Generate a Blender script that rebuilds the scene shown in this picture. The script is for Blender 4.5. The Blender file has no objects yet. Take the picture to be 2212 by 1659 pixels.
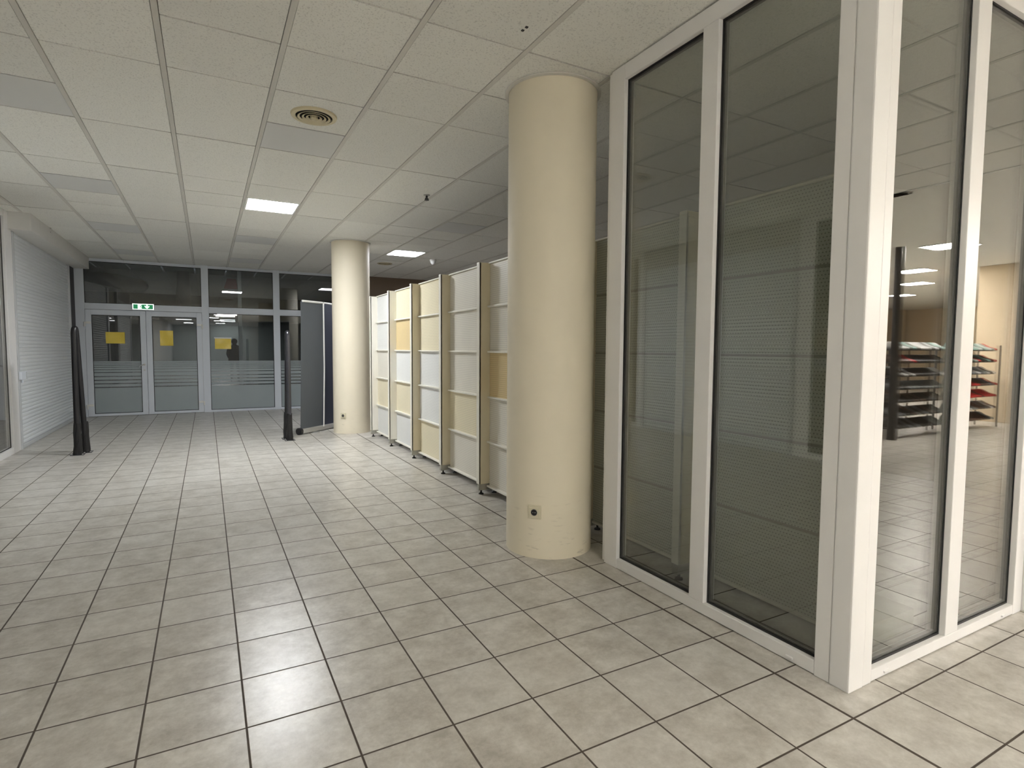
import bpy, bmesh, math, random
from mathutils import Vector, Matrix
random.seed(7)
C = bpy.context.scene.collection
T = 0.336                       # one floor tile in metres; geometry below is written in tiles
PI = math.pi
ORI = {}

# ------------------------------------------------------------------ materials
def lin(c):
    return tuple(((v/255.0)/12.92 if v/255.0 <= .04045 else ((v/255.0+.055)/1.055)**2.4) for v in c)

class NT:
    def __init__(s, m):
        s.t = m.node_tree; s.n = s.t.nodes; s.l = s.t.links
    def new(s, typ, **kw):
        nd = s.n.new(typ)
        for k, v in kw.items(): setattr(nd, k, v)
        return nd
    def put(s, sock, v):
        if isinstance(v, bpy.types.NodeSocket): s.l.new(v, sock)
        elif isinstance(v, (tuple, list)) and len(v) == 3 and sock.type == 'RGBA': sock.default_value = (*v, 1)
        else: sock.default_value = v
    def math(s, op, a, b=0.0, c=0.0, clamp=False):
        nd = s.new('ShaderNodeMath', operation=op); nd.use_clamp = clamp
        for i, v in enumerate((a, b, c)): s.put(nd.inputs[i], v)
        return nd.outputs[0]
    def vmath(s, op, a, b=(0, 0, 0), scale=1.0):
        nd = s.new('ShaderNodeVectorMath', operation=op)
        s.put(nd.inputs[0], a); s.put(nd.inputs[1], b)
        if op == 'SCALE': s.put(nd.inputs['Scale'], scale)
        return nd.outputs[0]
    def mix(s, f, a, b):
        nd = s.new('ShaderNodeMix', data_type='RGBA')
        s.put(nd.inputs[0], f); s.put(nd.inputs[6], a); s.put(nd.inputs[7], b)
        return nd.outputs[2]
    def noise(s, vec, scale, detail=3, rough=.55):
        nd = s.new('ShaderNodeTexNoise'); s.put(nd.inputs['Vector'], vec)
        nd.inputs['Scale'].default_value = scale; nd.inputs['Detail'].default_value = detail
        nd.inputs['Roughness'].default_value = rough
        return nd.outputs[0]
    def ramp(s, f, a, b, lo=0.0, hi=1.0):
        nd = s.new('ShaderNodeMapRange'); s.put(nd.inputs[0], f)
        nd.inputs[1].default_value = a; nd.inputs[2].default_value = b
        nd.inputs[3].default_value = lo; nd.inputs[4].default_value = hi
        return nd.outputs[0]
    def pos(s):
        return s.new('ShaderNodeNewGeometry').outputs['Position']
    def bump(s, h, strength=.2, dist=.002):
        nd = s.new('ShaderNodeBump'); s.put(nd.inputs['Height'], h)
        nd.inputs['Strength'].default_value = strength; nd.inputs['Distance'].default_value = dist
        return nd.outputs[0]

def mat(name, rgb, rough=.5, metal=0.0, vary=.06, vscale=6.0, bump=0.0, bscale=200.0, spec=.5):
    """plain paint / plastic / metal with a slight procedural mottling"""
    m = bpy.data.materials.new(name); m.use_nodes = True
    n = NT(m); b = n.n['Principled BSDF']
    c = lin(rgb)
    p = n.pos()
    f = n.noise(p, vscale)
    n.put(b.inputs['Base Color'], n.mix(f, tuple(max(0, v*(1-vary)) for v in c), tuple(min(1, v*(1+vary)) for v in c)))
    b.inputs['Roughness'].default_value = rough; b.inputs['Metallic'].default_value = metal
    b.inputs['Specular IOR Level'].default_value = spec
    if bump:
        n.put(b.inputs['Normal'], n.bump(n.noise(p, bscale, 2), bump, .001))
    return m

def emis(name, rgb, strength):
    m = bpy.data.materials.new(name); m.use_nodes = True
    n = NT(m); b = n.n['Principled BSDF']
    b.inputs['Base Color'].default_value = (*lin(rgb), 1)
    b.inputs['Emission Color'].default_value = (*lin(rgb), 1)
    b.inputs['Emission Strength'].default_value = strength
    return m

def glass(name, tint=(.93, .95, .94), r0=.045, rough=0.0):
    m = bpy.data.materials.new(name); m.use_nodes = True
    n = NT(m); n.n.remove(n.n['Principled BSDF'])
    lw = n.new('ShaderNodeLayerWeight'); lw.inputs[0].default_value = .5
    f5 = n.math('POWER', lw.outputs['Facing'], 5.0)
    fac = n.math('MULTIPLY_ADD', f5, 1-r0, r0, clamp=True)
    tr = n.new('ShaderNodeBsdfTransparent'); tr.inputs[0].default_value = (*tint, 1)
    gl = n.new('ShaderNodeBsdfGlossy'); gl.inputs['Roughness'].default_value = rough
    gl.inputs[0].default_value = (1, 1, 1, 1)
    mx = n.new('ShaderNodeMixShader'); n.put(mx.inputs[0], fac)
    n.l.new(tr.outputs[0], mx.inputs[1]); n.l.new(gl.outputs[0], mx.inputs[2])
    n.l.new(mx.outputs[0], n.n['Material Output'].inputs[0])
    return m

def film(name, rgb, opac):
    m = bpy.data.materials.new(name); m.use_nodes = True
    n = NT(m); b = n.n['Principled BSDF']
    c = lin(rgb); f = n.noise(n.pos(), 3.0)
    n.put(b.inputs['Base Color'], n.mix(f, tuple(v*.94 for v in c), tuple(min(1, v*1.06) for v in c)))
    b.inputs['Roughness'].default_value = .35; b.inputs['Alpha'].default_value = opac
    return m

def floor_mat():
    m = bpy.data.materials.new('floor_tiles'); m.use_nodes = True
    n = NT(m); b = n.n['Principled BSDF']
    p = n.vmath('SCALE', n.pos(), scale=1/T)
    sp = n.new('ShaderNodeSeparateXYZ'); n.put(sp.inputs[0], p)
    def edge(v):                                     # distance to the nearest joint, in tiles
        fr = n.math('FRACT', n.math('ADD', v, 100.0))
        return n.math('MINIMUM', fr, n.math('SUBTRACT', 1.0, fr))
    ex, ey = edge(sp.outputs[0]), edge(sp.outputs[1])
    d = n.math('MINIMUM', ex, ey)
    joint = n.ramp(d, .0085, .0135, 1.0, 0.0)
    # wider movement joint along the storefront
    ej = n.math('ABSOLUTE', n.math('SUBTRACT', sp.outputs[0], 8.0))
    wide = n.ramp(ej, .016, .022, 1.0, 0.0)
    joint = n.math('MAXIMUM', joint, wide)
    cell = n.vmath('FLOOR', p)
    wn = n.new('ShaderNodeTexWhiteNoise'); wn.noise_dimensions = '2D'; n.put(wn.inputs[0], cell)
    off = n.vmath('ADD', p, n.vmath('SCALE', wn.outputs[1], scale=30.0))
    n1 = n.noise(off, 2.4, 7, .7); n2 = n.noise(off, 13.0, 5, .75)
    mot = n.math('ADD', n.math('MULTIPLY', n1, .7), n.math('MULTIPLY', n2, .3))
    c = n.mix(n.ramp(mot, .36, .64), lin((166, 161, 152)), lin((210, 207, 200)))
    c = n.mix(n.math('MULTIPLY', n.math('SUBTRACT', wn.outputs[0], .5), .35), c, lin((218, 216, 211)))
    n.put(b.inputs['Base Color'], n.mix(joint, c, lin((74, 65, 56))))
    rg = n.math('MULTIPLY_ADD', n2, .12, .24)
    n.put(b.inputs['Roughness'], n.math('MULTIPLY_ADD', joint, .5, rg))
    b.inputs['Specular IOR Level'].default_value = .52
    tilt = n.vmath('SCALE', n.vmath('SUBTRACT', wn.outputs[1], (.5, .5, .5)), scale=.012)
    h = n.math('SUBTRACT', n.math('MULTIPLY', n.noise(p, 26, 3), .3), n.math('MULTIPLY', joint, 1.2))
    bp = n.bump(h, .22, .0016)
    n.put(b.inputs['Normal'], n.vmath('NORMALIZE', n.vmath('ADD', bp, tilt)))
    return m

def ceiling_mat(name, rgb, speck):
    m = bpy.data.materials.new(name); m.use_nodes = True
    n = NT(m); b = n.n['Principled BSDF']
    g = n.new('ShaderNodeNewGeometry'); p = g.outputs['Position']
    c = lin(rgb)
    rnd = n.math('MULTIPLY_ADD', g.outputs['Random Per Island'], .10, .95)
    base = n.vmath('SCALE', tuple(c), scale=rnd)
    if speck:
        f = n.noise(p, 100, 2, .6)
        pit = n.ramp(f, .56, .66)
        base = n.mix(n.math('MULTIPLY', pit, .36), base, tuple(v*.42 for v in c))
        n.put(b.inputs['Normal'], n.bump(n.noise(p, 120, 3), .25, .001))
    n.put(b.inputs['Base Color'], base)
    b.inputs['Roughness'].default_value = .85 if speck else .5
    b.inputs['Specular IOR Level'].default_value = .2 if speck else .4
    return m

def peg_mat(name, rgb, axis=1, pitch=.055, dark=.55):
    """slotted / perforated steel back panel"""
    m = bpy.data.materials.new(name); m.use_nodes = True
    n = NT(m); b = n.n['Principled BSDF']
    p = n.vmath('SCALE', n.pos(), scale=1/(T*pitch))
    sp = n.new('ShaderNodeSeparateXYZ'); n.put(sp.inputs[0], p)
    row = n.math('FLOOR', sp.outputs[2])
    u = n.math('ADD', sp.outputs[axis], n.math('MULTIPLY', n.math('MODULO', row, 2.0), .5))
    fu = n.math('ABSOLUTE', n.math('SUBTRACT', n.math('FRACT', n.math('ADD', u, 500.0)), .5))
    fv = n.math('ABSOLUTE', n.math('SUBTRACT', n.math('FRACT', sp.outputs[2]), .5))
    d = n.math('SQRT', n.math('ADD', n.math('MULTIPLY', n.math('MULTIPLY', fu, fu), .45), n.math('MULTIPLY', fv, fv)))
    hole = n.ramp(d, .14, .19, 1.0, 0.0)
    c = lin(rgb); f = n.noise(n.pos(), 5.0)
    base = n.mix(f, tuple(v*.95 for v in c), tuple(min(1, v*1.04) for v in c))
    n.put(b.inputs['Base Color'], n.mix(hole, base, tuple(v*dark for v in c)))
    b.inputs['Roughness'].default_value = .42
    return m

def column_mat():
    m = bpy.data.materials.new('column_plaster'); m.use_nodes = True
    n = NT(m); b = n.n['Principled BSDF']
    p = n.pos(); sp = n.new('ShaderNodeSeparateXYZ'); n.put(sp.inputs[0], p)
    c = lin((242, 233, 211))
    f = n.noise(p, 2.5, 5, .6)
    base = n.mix(f, tuple(v*.95 for v in c), tuple(min(1, v*1.03) for v in c))
    # scuffs low on the shaft: short horizontal grey streaks
    st = n.vmath('MULTIPLY', p, (9.0, 9.0, 48.0))
    sc = n.ramp(n.noise(st, 1.0, 4, .6), .62, .70)
    low = n.ramp(sp.outputs[2], .05, .5, .28, 0.0)
    base = n.mix(n.math('MULTIPLY', sc, low), base, lin((120, 105, 84)))
    n.put(b.inputs['Base Color'], base)
    b.inputs['Roughness'].default_value = .6
    n.put(b.inputs['Normal'], n.bump(n.noise(p, 130, 2), .12, .001))
    return m

M = {}
M['floor'] = floor_mat()
M['tile'] = ceiling_mat('mineral_fibre_tile', (241, 241, 236), True)
M['blank'] = ceiling_mat('smooth_blank_panel', (222, 223, 222), False)
M['grid'] = mat('ceiling_grid', (216, 214, 208), .5)
M['backing'] = mat('ceiling_backing', (60, 58, 54), .9)
M['pvc'] = mat('white_frame', (240, 239, 238), .35, vary=.02, bump=.04)
M['gasket'] = mat('black_gasket', (18, 18, 18), .5)
M['spacer'] = mat('glass_spacer', (120, 118, 112), .3, metal=.6)
M['alu'] = mat('grey_aluminium', (222, 228, 236), .45, vary=.03)
M['glass'] = glass('store_glass', (.905, .912, .90), .06)
M['glass_dark'] = glass('door_glass', (.66, .69, .70), .095)
M['film'] = film('frosted_film', (184, 195, 197), .72)
M['cream'] = column_mat()
M['shutter'] = mat('shutter_slats', (226, 230, 232), .38, vary=.02)
M['bulk'] = mat('bulkhead_board', (222, 221, 218), .7)
M['rail'] = mat('shutter_rail', (200, 203, 205), .4)
M['black'] = mat('black_plastic', (30, 30, 33), .35, bump=.1)
M['blackrag'] = mat('black_wrap', (26, 25, 25), .6, bump=.5, bscale=60)
M['chrome'] = mat('dark_chrome', (92, 92, 98), .22, metal=.85)
M['banner_navy'] = mat('banner_navy', (52, 56, 70), .7, vary=.05, bump=.1, bscale=400)
M['banner'] = mat('banner_cloth', (84, 88, 92), .75, vary=.05, bump=.1, bscale=400)
M['silver'] = mat('brushed_silver', (205, 205, 202), .35, metal=.7)
M['steel_white'] = mat('shelf_white', (236, 233, 222), .4, vary=.02)
M['steel_cream'] = mat('shelf_cream', (224, 214, 188), .42, vary=.03)
M['steel_grey'] = mat('shelf_grey_base', (170, 168, 158), .45)
M['p_white'] = peg_mat('peg_white', (232, 233, 230))
M['p_warm'] = peg_mat('peg_warm_white', (230, 226, 214))
M['p_cream'] = peg_mat('peg_cream', (234, 225, 196))
M['p_tan'] = peg_mat('peg_tan', (222, 200, 152))
M['p_inner'] = peg_mat('peg_ivory', (208, 210, 198), pitch=.052, dark=.45)
M['p_brown'] = peg_mat('peg_brown', (120, 106, 78), pitch=.066)
M['yellow'] = mat('yellow_paper', (240, 212, 84), .25, vary=.08, vscale=40)
M['vent'] = mat('vent_cream', (214, 204, 172), .45, vary=.1, vscale=20)
M['dark'] = mat('hollow_shade', (12, 12, 12), .9)
M['socket'] = mat('socket_cream', (226, 218, 192), .3)
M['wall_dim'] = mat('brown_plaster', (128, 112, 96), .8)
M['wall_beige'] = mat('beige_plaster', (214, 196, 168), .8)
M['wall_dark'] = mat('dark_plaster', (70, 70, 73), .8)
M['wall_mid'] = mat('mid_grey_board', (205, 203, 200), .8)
M['wall_grey'] = mat('grey_plaster', (196, 195, 192), .8)
M['diff'] = emis('lamp_diffuser', (250, 252, 255), 33.0)
M['diff_dim'] = emis('lamp_diffuser_dim', (246, 248, 255), 16.5)
M['diff_warm'] = emis('lamp_diffuser_warm', (255, 247, 240), 70.0)
M['passage_fill'] = emis('passage_fill_diffuser', (240, 250, 250), 6.0)
M['bar'] = emis('fill_bar_cover', (253, 248, 238), 16.0)
M['lampframe'] = mat('lamp_frame', (235, 235, 232), .4)
M['white_plastic'] = mat('white_plastic', (235, 235, 232), .4)
M['green'] = emis('sign_green', (40, 130, 84), .22)
M['signwhite'] = emis('sign_white', (240, 255, 248), .6)
M['red'] = mat('red_board', (176, 30, 32), .5)
M['skin'] = mat('skin', (190, 140, 115), .5)
M['cloth_black'] = mat('dark_clothes', (22, 22, 26), .85)
M['cloth_green'] = mat('grey_green_coat', (84, 100, 92), .85)
M['hair'] = mat('black_hair', (14, 12, 11), .6)

# ------------------------------------------------------------------ geometry helpers
def bm_(): return bmesh.new()

def box(bm, xr, yr, zr, bev=0.0, seg=2):
    x0, x1 = xr; y0, y1 = yr; z0, z1 = zr
    vs = [bm.verts.new((x*T, y*T, z*T)) for x in (x0, x1) for y in (y0, y1) for z in (z0, z1)]
    fs = [(0, 1, 3, 2), (4, 6, 7, 5), (0, 4, 5, 1), (2, 3, 7, 6), (0, 2, 6, 4), (1, 5, 7, 3)]
    faces = [bm.faces.new([vs[i] for i in f]) for f in fs]
    if bev > 0:
        ed = list({e for f in faces for e in f.edges})
        bmesh.ops.bevel(bm, geom=ed, offset=bev*T, segments=seg, affect='EDGES', profile=.6)
    return bm

def lathe(bm, c, prof, n=48, cap=True):
    rings = []
    for r, z in prof:
        rings.append([bm.verts.new(((c[0]+r*math.cos(2*PI*i/n))*T, (c[1]+r*math.sin(2*PI*i/n))*T, z*T)) for i in range(n)])
    for a, b in zip(rings, rings[1:]):
        for i in range(n):
            j = (i+1) % n
            bm.faces.new((a[i], a[j], b[j], b[i]))
    if cap:
        bm.faces.new(list(reversed(rings[0]))); bm.faces.new(rings[-1])
    return bm

def tube(bm, pts, rx, ry=None, n=12, up=(0, 0, 1)):
    """sweep an ellipse along points (tile units)"""
    ry = ry or rx
    if not isinstance(rx, (list, tuple)): rx = [rx]*len(pts)
    if not isinstance(ry, (list, tuple)): ry = [ry]*len(pts)
    P = [Vector(p) for p in pts]; rings = []
    for k, p in enumerate(P):
        t = (P[min(k+1, len(P)-1)]-P[max(k-1, 0)]).normalized()
        s = Vector((1, 0, 0)) if abs(t.x) < .9 else Vector((0, 1, 0))
        s = (s-t*s.dot(t)).normalized(); u = t.cross(s)
        rings.append([bm.verts.new((p+s*rx[k]*math.cos(2*PI*i/n)+u*ry[k]*math.sin(2*PI*i/n))*T) for i in range(n)])
    for a, b in zip(rings, rings[1:]):
        for i in range(n):
            j = (i+1) % n
            bm.faces.new((a[i], a[j], b[j], b[i]))
    bm.faces.new(list(reversed(rings[0]))); bm.faces.new(rings[-1])
    return bm

def prism(bm, poly, a, b, axis='y'):
    """extrude a 2-D polygon: axis y -> poly is (x,z); axis x -> (y,z); axis z -> (x,y)"""
    def v(p, t):
        return {'y': (p[0], t, p[1]), 'x': (t, p[0], p[1]), 'z': (p[0], p[1], t)}[axis]
    A = [bm.verts.new(Vector(v(p, a))*T) for p in poly]; B = [bm.verts.new(Vector(v(p, b))*T) for p in poly]
    n = len(poly)
    for i in range(n):
        bm.faces.new((A[i], A[(i+1) % n], B[(i+1) % n], B[i]))
    bm.faces.new(list(reversed(A))); bm.faces.new(B)
    return bm

def obj(name, bm, m, parent=None, smooth=False):
    bmesh.ops.recalc_face_normals(bm, faces=bm.faces[:])
    if parent is not None: o0 = ORI[parent]
    else:
        xs = [v.co for v in bm.verts]
        mn = Vector((min(v.x for v in xs), min(v.y for v in xs), min(v.z for v in xs)))
        mx = Vector((max(v.x for v in xs), max(v.y for v in xs), max(v.z for v in xs)))
        o0 = Vector(((mn.x+mx.x)/2, (mn.y+mx.y)/2, mn.z))
    for v in bm.verts: v.co -= o0
    me = bpy.data.meshes.new(name); bm.to_mesh(me); bm.free()
    ms = m if isinstance(m, list) else [m]
    for k in ms: me.materials.append(k)
    if smooth:
        me.shade_smooth()
        me.set_sharp_from_angle(angle=math.radians(38))
    o = bpy.data.objects.new(name, me); C.objects.link(o)
    if parent is not None: o.parent = parent
    else: o.location = o0
    ORI[o] = o0.copy()
    return o

def tag(o, label, cat, group=None):
    o['label'] = label; o['category'] = cat
    if group: o['group'] = group
    return o

def thing(name, label, cat, loc, group=None):
    o = bpy.data.objects.new(name, None); C.objects.link(o)
    o.location = Vector(loc)*T; o.empty_display_size = .1
    ORI[o] = Vector(loc)*T
    return tag(o, label, cat, group)

def struct(name, bm, m, smooth=False):
    o = obj(name, bm, m, None, smooth); o['kind'] = 'structure'
    return o

def struct_root(name, loc):
    o = bpy.data.objects.new(name, None); C.objects.link(o)
    o.location = Vector(loc)*T; ORI[o] = Vector(loc)*T; o['kind'] = 'structure'
    return o

def dup(root, loc, label=None, mats=None):
    """copy a thing with its parts (and their sub-parts)"""
    def cp(o, par):
        c = o.copy(); C.objects.link(c)
        if par is not None: c.parent = par
        for ch in [x for x in o.children]: cp(ch, c)
        return c
    r = cp(root, None); r.location = Vector(loc)*T
    ORI[r] = Vector(loc)*T
    if label: r['label'] = label
    return r

CZ = 9.24            # ceiling height in tiles
BY = 31.0            # glazed back wall
SX = 8.40            # storefront plane facing the aisle
SY = -5.70           # storefront plane facing the hall
WX = -4.88           # left wall plane

# ------------------------------------------------------------------ floor and ceiling
struct('floor', box(bm_(), (-13, 78), (-80, 84), (-.4, 0)), M['floor'])

Xk = lambda k: -0.71+1.85*k
Yj = lambda j: -0.77+1.838*j
extra = {-1: {3, 7, 9, 11, 13, 15}, 1: {1, 7}, 2: {1, 3, 7, 11, 13, 15}, 3: {1}, 4: {1}, 5: {9},
         6: {7, 9, 11, 13}, 0: set(), -2: {9}, 9: {3, 7}}
blank = {(-1, 3), (-1, 7), (-1, 11), (-1, 15), (2, 3), (2, 11), (2, 15), (6, 7)}
lamps_on = {(2, 7), (6, 11)}
bmp = bm_(); bmg = bm_()
for k in range(-3, 12):
    xa, xb = max(Xk(k)+.055, -5.0), Xk(k+1)-.055
    if xb <= -4.95: continue
    cuts = sorted([j for j in range(-6, 18) if j % 2 == 0 or j in extra.get(k, ())])
    for j0, j1 in zip(cuts, cuts[1:]+[18]):
        if (k, j0) in lamps_on: continue
        ya, yb = Yj(j0)+.02, min(Yj(j1)-.02, BY+.1)
        if yb-ya < .1: continue
        z = CZ+random.uniform(0, .012)
        n0 = len(bmp.faces)
        box(bmp, (xa, xb), (ya, yb), (z, z+.06))
        bmp.faces.ensure_lookup_table()
        if (k, j0) in blank:
            for f in bmp.faces[n0:]: f.material_index = 1
    if Xk(k) > -4.9:
        box(bmg, (Xk(k)-.045, Xk(k)+.045), (Yj(-6), BY+.1), (CZ-.004, CZ+.05))
struct('ceiling', bmp, [M['tile'], M['blank']])
struct('trim_1', bmg, M['grid'])
b = bm_()
box(b, (-5, 22), (Yj(-6), BY+.2), (CZ+.085, CZ+.16))  # dark slab added above the panels to block light
struct('ceiling_backing', b, M['backing'])
b = bm_()
box(b, (-5.2, 22), (-80, Yj(-6)-.01), (CZ, CZ+.3)); box(b, (Xk(12)+.01, 78), (-80, SY), (CZ, CZ+.3))
struct('ceiling_hall', b, M['tile'])

# ------------------------------------------------------------------ ceiling fittings
def lamp(x0, x1, y0, y1, label, warm=None, z=CZ, group='lit square ceiling lights'):
    cx, cy = (x0+x1)/2, (y0+y1)/2
    t = thing('ceiling_light', label, 'ceiling light', (cx, cy, z), group)
    f = bm_(); w = .07
    box(f, (x0, x1), (y0, y0+w), (z-.006, z+.05), .01); box(f, (x0, x1), (y1-w, y1), (z-.006, z+.05), .01)
    box(f, (x0, x0+w), (y0+w, y1-w), (z-.006, z+.05), .01); box(f, (x1-w, x1), (y0+w, y1-w), (z-.006, z+.05), .01)
    obj('frame', f, M['lampframe'], t)
    d = bm_(); box(d, (x0+w, x1-w), (y0+w, y1-w), (z+.004, z+.03))
    obj('diffuser', d, M[warm or 'diff'], t)
    return t
lamp(Xk(2)+.05, Xk(3)-.05, Yj(7)+.02, Yj(8)-.02, 'bright square ceiling light over the tiled aisle, nearest the camera')
lamp(Xk(6)+.05, Xk(7)-.05, Yj(11)+.02, Yj(12)-.02, 'bright square ceiling light above the shelving wall, right of the far column', 'diff_dim')

def vent(c, r, label, n=48):
    t = thing('ceiling_vent', label, 'air vent', (c[0], c[1], CZ), 'round ceiling air diffusers')
    z = CZ
    obj('flange', lathe(bm_(), c, [(r*.78, z+.03), (r*.80, z-.035), (r*.97, z-.03), (r, z+.01), (r, z+.04)], n, False), M['vent'], t, True)
    obj('duct_shade_disc', lathe(bm_(), c, [(r*.79, z-.004), (r*.79, z+.02)], n), M['dark'], t)  # near-black disc, the shade inside the duct put into its colour
    for q in (.66, .48, .30):
        obj('louvre_ring', lathe(bm_(), c, [(r*(q-.045), z-.035), (r*(q+.045), z-.055), (r*(q+.05), z-.045), (r*(q-.035), z-.02)], n, False), M['vent'], t, True)
    obj('centre_disc', lathe(bm_(), c, [(.012, z-.10), (r*.12, z-.095), (r*.17, z-.07), (r*.17, z-.01)], n), M['vent'], t, True)
    return t
vent((3.93, 3.86), .49, 'round cream louvred vent in the ceiling above the aisle, nearest the camera')
vent((11.3, 24.4), .45, 'small far round vent in the ceiling behind the far column')

t = thing('smoke_detector', 'white domed smoke detector on the ceiling beside the far square light', 'smoke detector', (13.3, 21.5, CZ))
obj('base', lathe(bm_(), (13.3, 21.5), [(.17, CZ+.02), (.19, CZ-.05), (.17, CZ-.1)], 24), M['white_plastic'], t, True)
obj('dome', lathe(bm_(), (13.3, 21.5), [(.16, CZ-.09), (.15, CZ-.17), (.1, CZ-.25), (.03, CZ-.29)], 24), M['white_plastic'], t, True)
def sprinkler(c, label):
    t = thing('sprinkler_head', label, 'sprinkler', (c[0], c[1], CZ), 'ceiling sprinkler heads')
    obj('rosette', lathe(bm_(), c, [(.11, CZ+.02), (.1, CZ-.025), (.04, CZ-.03)], 20), M['silver'], t, True)
    bb = lathe(bm_(), c, [(.035, CZ-.02), (.035, CZ-.1), (.06, CZ-.11), (.06, CZ-.13)], 12)
    obj('nozzle', bb, M['black'], t)
    obj('deflector', lathe(bm_(), c, [(.075, CZ-.16), (.08, CZ-.175)], 12), M['black'], t)
    for s in (-1, 1): obj('yoke', box(bm_(), (c[0]+s*.05-.008, c[0]+s*.05+.008), (c[1]-.01, c[1]+.01), (CZ-.17, CZ-.12)), M['black'], t)
sprinkler((8.3, 8.7), 'small dark sprinkler head on the ceiling left of the near column')
sprinkler((-4.2, 21.9), 'small dark sprinkler head on the ceiling by the shutter bulkhead')
tag(obj('screw', box(bm_(), (6.30, 6.345), (-1.44, -1.395), (CZ-.012, CZ+.01), .004), M['black']), 'lower of two tiny black screw heads in a ceiling tile before the near column', 'screw', 'screw heads in the ceiling')
tag(obj('screw', box(bm_(), (6.29, 6.335), (-1.33, -1.285), (CZ-.012, CZ+.01), .004), M['black']), 'upper of two tiny black screw heads in a ceiling tile before the near column', 'screw', 'screw heads in the ceiling')

# ------------------------------------------------------------------ columns
def column(c, label):
    r = .89
    t = thing('round_column', label, 'column', (c[0], c[1], 0), 'round cream columns')
    obj('shaft', lathe(bm_(), c, [(r, 0), (r, .01), (r, CZ*.25), (r, CZ*.5), (r, CZ*.75), (r, CZ-.001)], 96), M['cream'], t, True)
    obj('ceiling_collar', lathe(bm_(), c, [(r+.005, CZ-.035), (r+.075, CZ-.03), (r+.075, CZ-.002), (r+.005, CZ-.002)], 96, False), M['grid'], t, True)
    return t
COLN, COLF = (7.98, .40), (7.99, 18.68)
column(COLN, 'large near cream column with a power socket, beside the white glass frame')
column(COLF, 'slender looking far cream column between dark banner and shelving')

def socket(c, px, label):
    """wall socket on a column; px = x position of its centre"""
    r = .89
    dx = px[0]-c[0]; dy = -math.sqrt(r*r-dx*dx); a = math.atan2(dy, dx)
    nx, ny = math.cos(a), math.sin(a); tx, ty = -ny, nx
    z0 = px[1]
    cen = Vector((c[0]+nx*(r+.012), c[1]+ny*(r+.012), z0))
    t = thing('wall_socket', label, 'power socket', tuple(cen), 'power sockets low on the columns')
    def place(bm):
        R = Matrix(((tx, 0, nx), (ty, 0, ny), (0, 1, 0)))
        for v in bm.verts: v.co = R @ v.co + cen*T
        return bm
    h = .135
    b = box(bm_(), (-h, h), (-h, h), (-.03, .02), .015); obj('cover_frame', place(b), M['socket'], t)
    b = box(bm_(), (-.095, .095), (-.095, .095), (.02, .034), .008); obj('insert', place(b), M['socket'], t)
    b = lathe(bm_(), (0, 0), [(.066, .0345), (.066, .0385), (.056, .039), (.054, .0362)], 32); obj('rim', place(b), M['spacer'], t, True)
    b = lathe(bm_(), (0, 0), [(.055, .0352), (.055, .0378)], 32)
    obj('well', place(b), M['black'], t)
    for s in (-1, 1): obj('contact', place(lathe(bm_(), (s*.022, 0), [(.009, .0375), (.009, .041)], 10)), M['silver'], t)
socket(COLN, (7.30, .93), 'cream power socket low on the near column')
socket(COLF, (7.42, .88), 'small power socket low on the far column')

# ------------------------------------------------------------------ storefront windows (right)
def dbl_glass(par, kind, p, a, b, z0, z1):
    """double glazing with spacer; kind x: pane in plane x=p spanning y a..b"""
    g1, g2, sp, ga = bm_(), bm_(), bm_(), bm_()
    th = .018; gap = .07
    def bx(bm, d0, d1, u0, u1, w0, w1, bev=0):
        if kind == 'x': box(bm, (d0, d1), (u0, u1), (w0, w1), bev)
        else: box(bm, (u0, u1), (d0, d1), (w0, w1), bev)
    bx(g1, p, p+th, a, b, z0, z1); bx(g2, p+gap, p+gap+th, a, b, z0, z1)
    g = obj('glass_pane', g1, M['glass'], par); obj('inner_glass_pane', g2, M['glass'], par)
    w = .045
    for bm, d0, d1, ww in ((sp, p+th+.002, p+gap-.002, .055), (ga, p-.012, p-.001, .028)):
        bx(bm, d0, d1, a, a+ww, z0, z1); bx(bm, d0, d1, b-ww, b, z0, z1)
        bx(bm, d0, d1, a+ww, b-ww, z0, z0+ww); bx(bm, d0, d1, a+ww, b-ww, z1-ww, z1)
    obj('spacer', sp, M['spacer'], par); obj('gasket', ga, M['gasket'], par)

D = .24
w1 = struct_root('window_1', (SX, -3.2, 0))
f = bm_()
zt, zb = 8.95, .19
box(f, (SX, SX+D), (-1.33, -.96), (.0, CZ-.03), .012)              # left stile
box(f, (SX+.02, SX+D), (-.96, -.88), (.03, CZ-.05), .008)          # cover profile
box(f, (SX, SX+D), (-3.44, -3.14), (zb, zt), .012)                 # mullion
box(f, (SX, SX+D), (-5.455, -5.26), (0.0, CZ-.03), .012)           # right stile
obj('stile', f, M['pvc'], w1)
f = bm_()
box(f, (SX+.002, SX+D), (-5.26, -1.33), (.012, zb), .012); box(f, (SX+.002, SX+D), (-5.26, -1.33), (zt, CZ-.03), .012)
obj('rail', f, M['pvc'], w1)
for y in (-1.59, -4.92): obj('drain_cap', box(bm_(), (SX-.02, SX+.01), (y-.05, y+.05), (.055, .085), .006), M['pvc'], w1)
dbl_glass(w1, 'x', SX+.09, -3.14, -1.33, zb, zt)
dbl_glass(w1, 'x', SX+.09, -5.26, -3.44, zb, zt)

f = bm_()
box(f, (SX-.01, 8.69), (SY-.01, -5.462), (0, CZ), .02)
box(f, (SX+.03, 8.69), (-5.47, -5.40), (0.01, CZ-.01))
struct('trim_2', f, M['pvc'])

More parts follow.
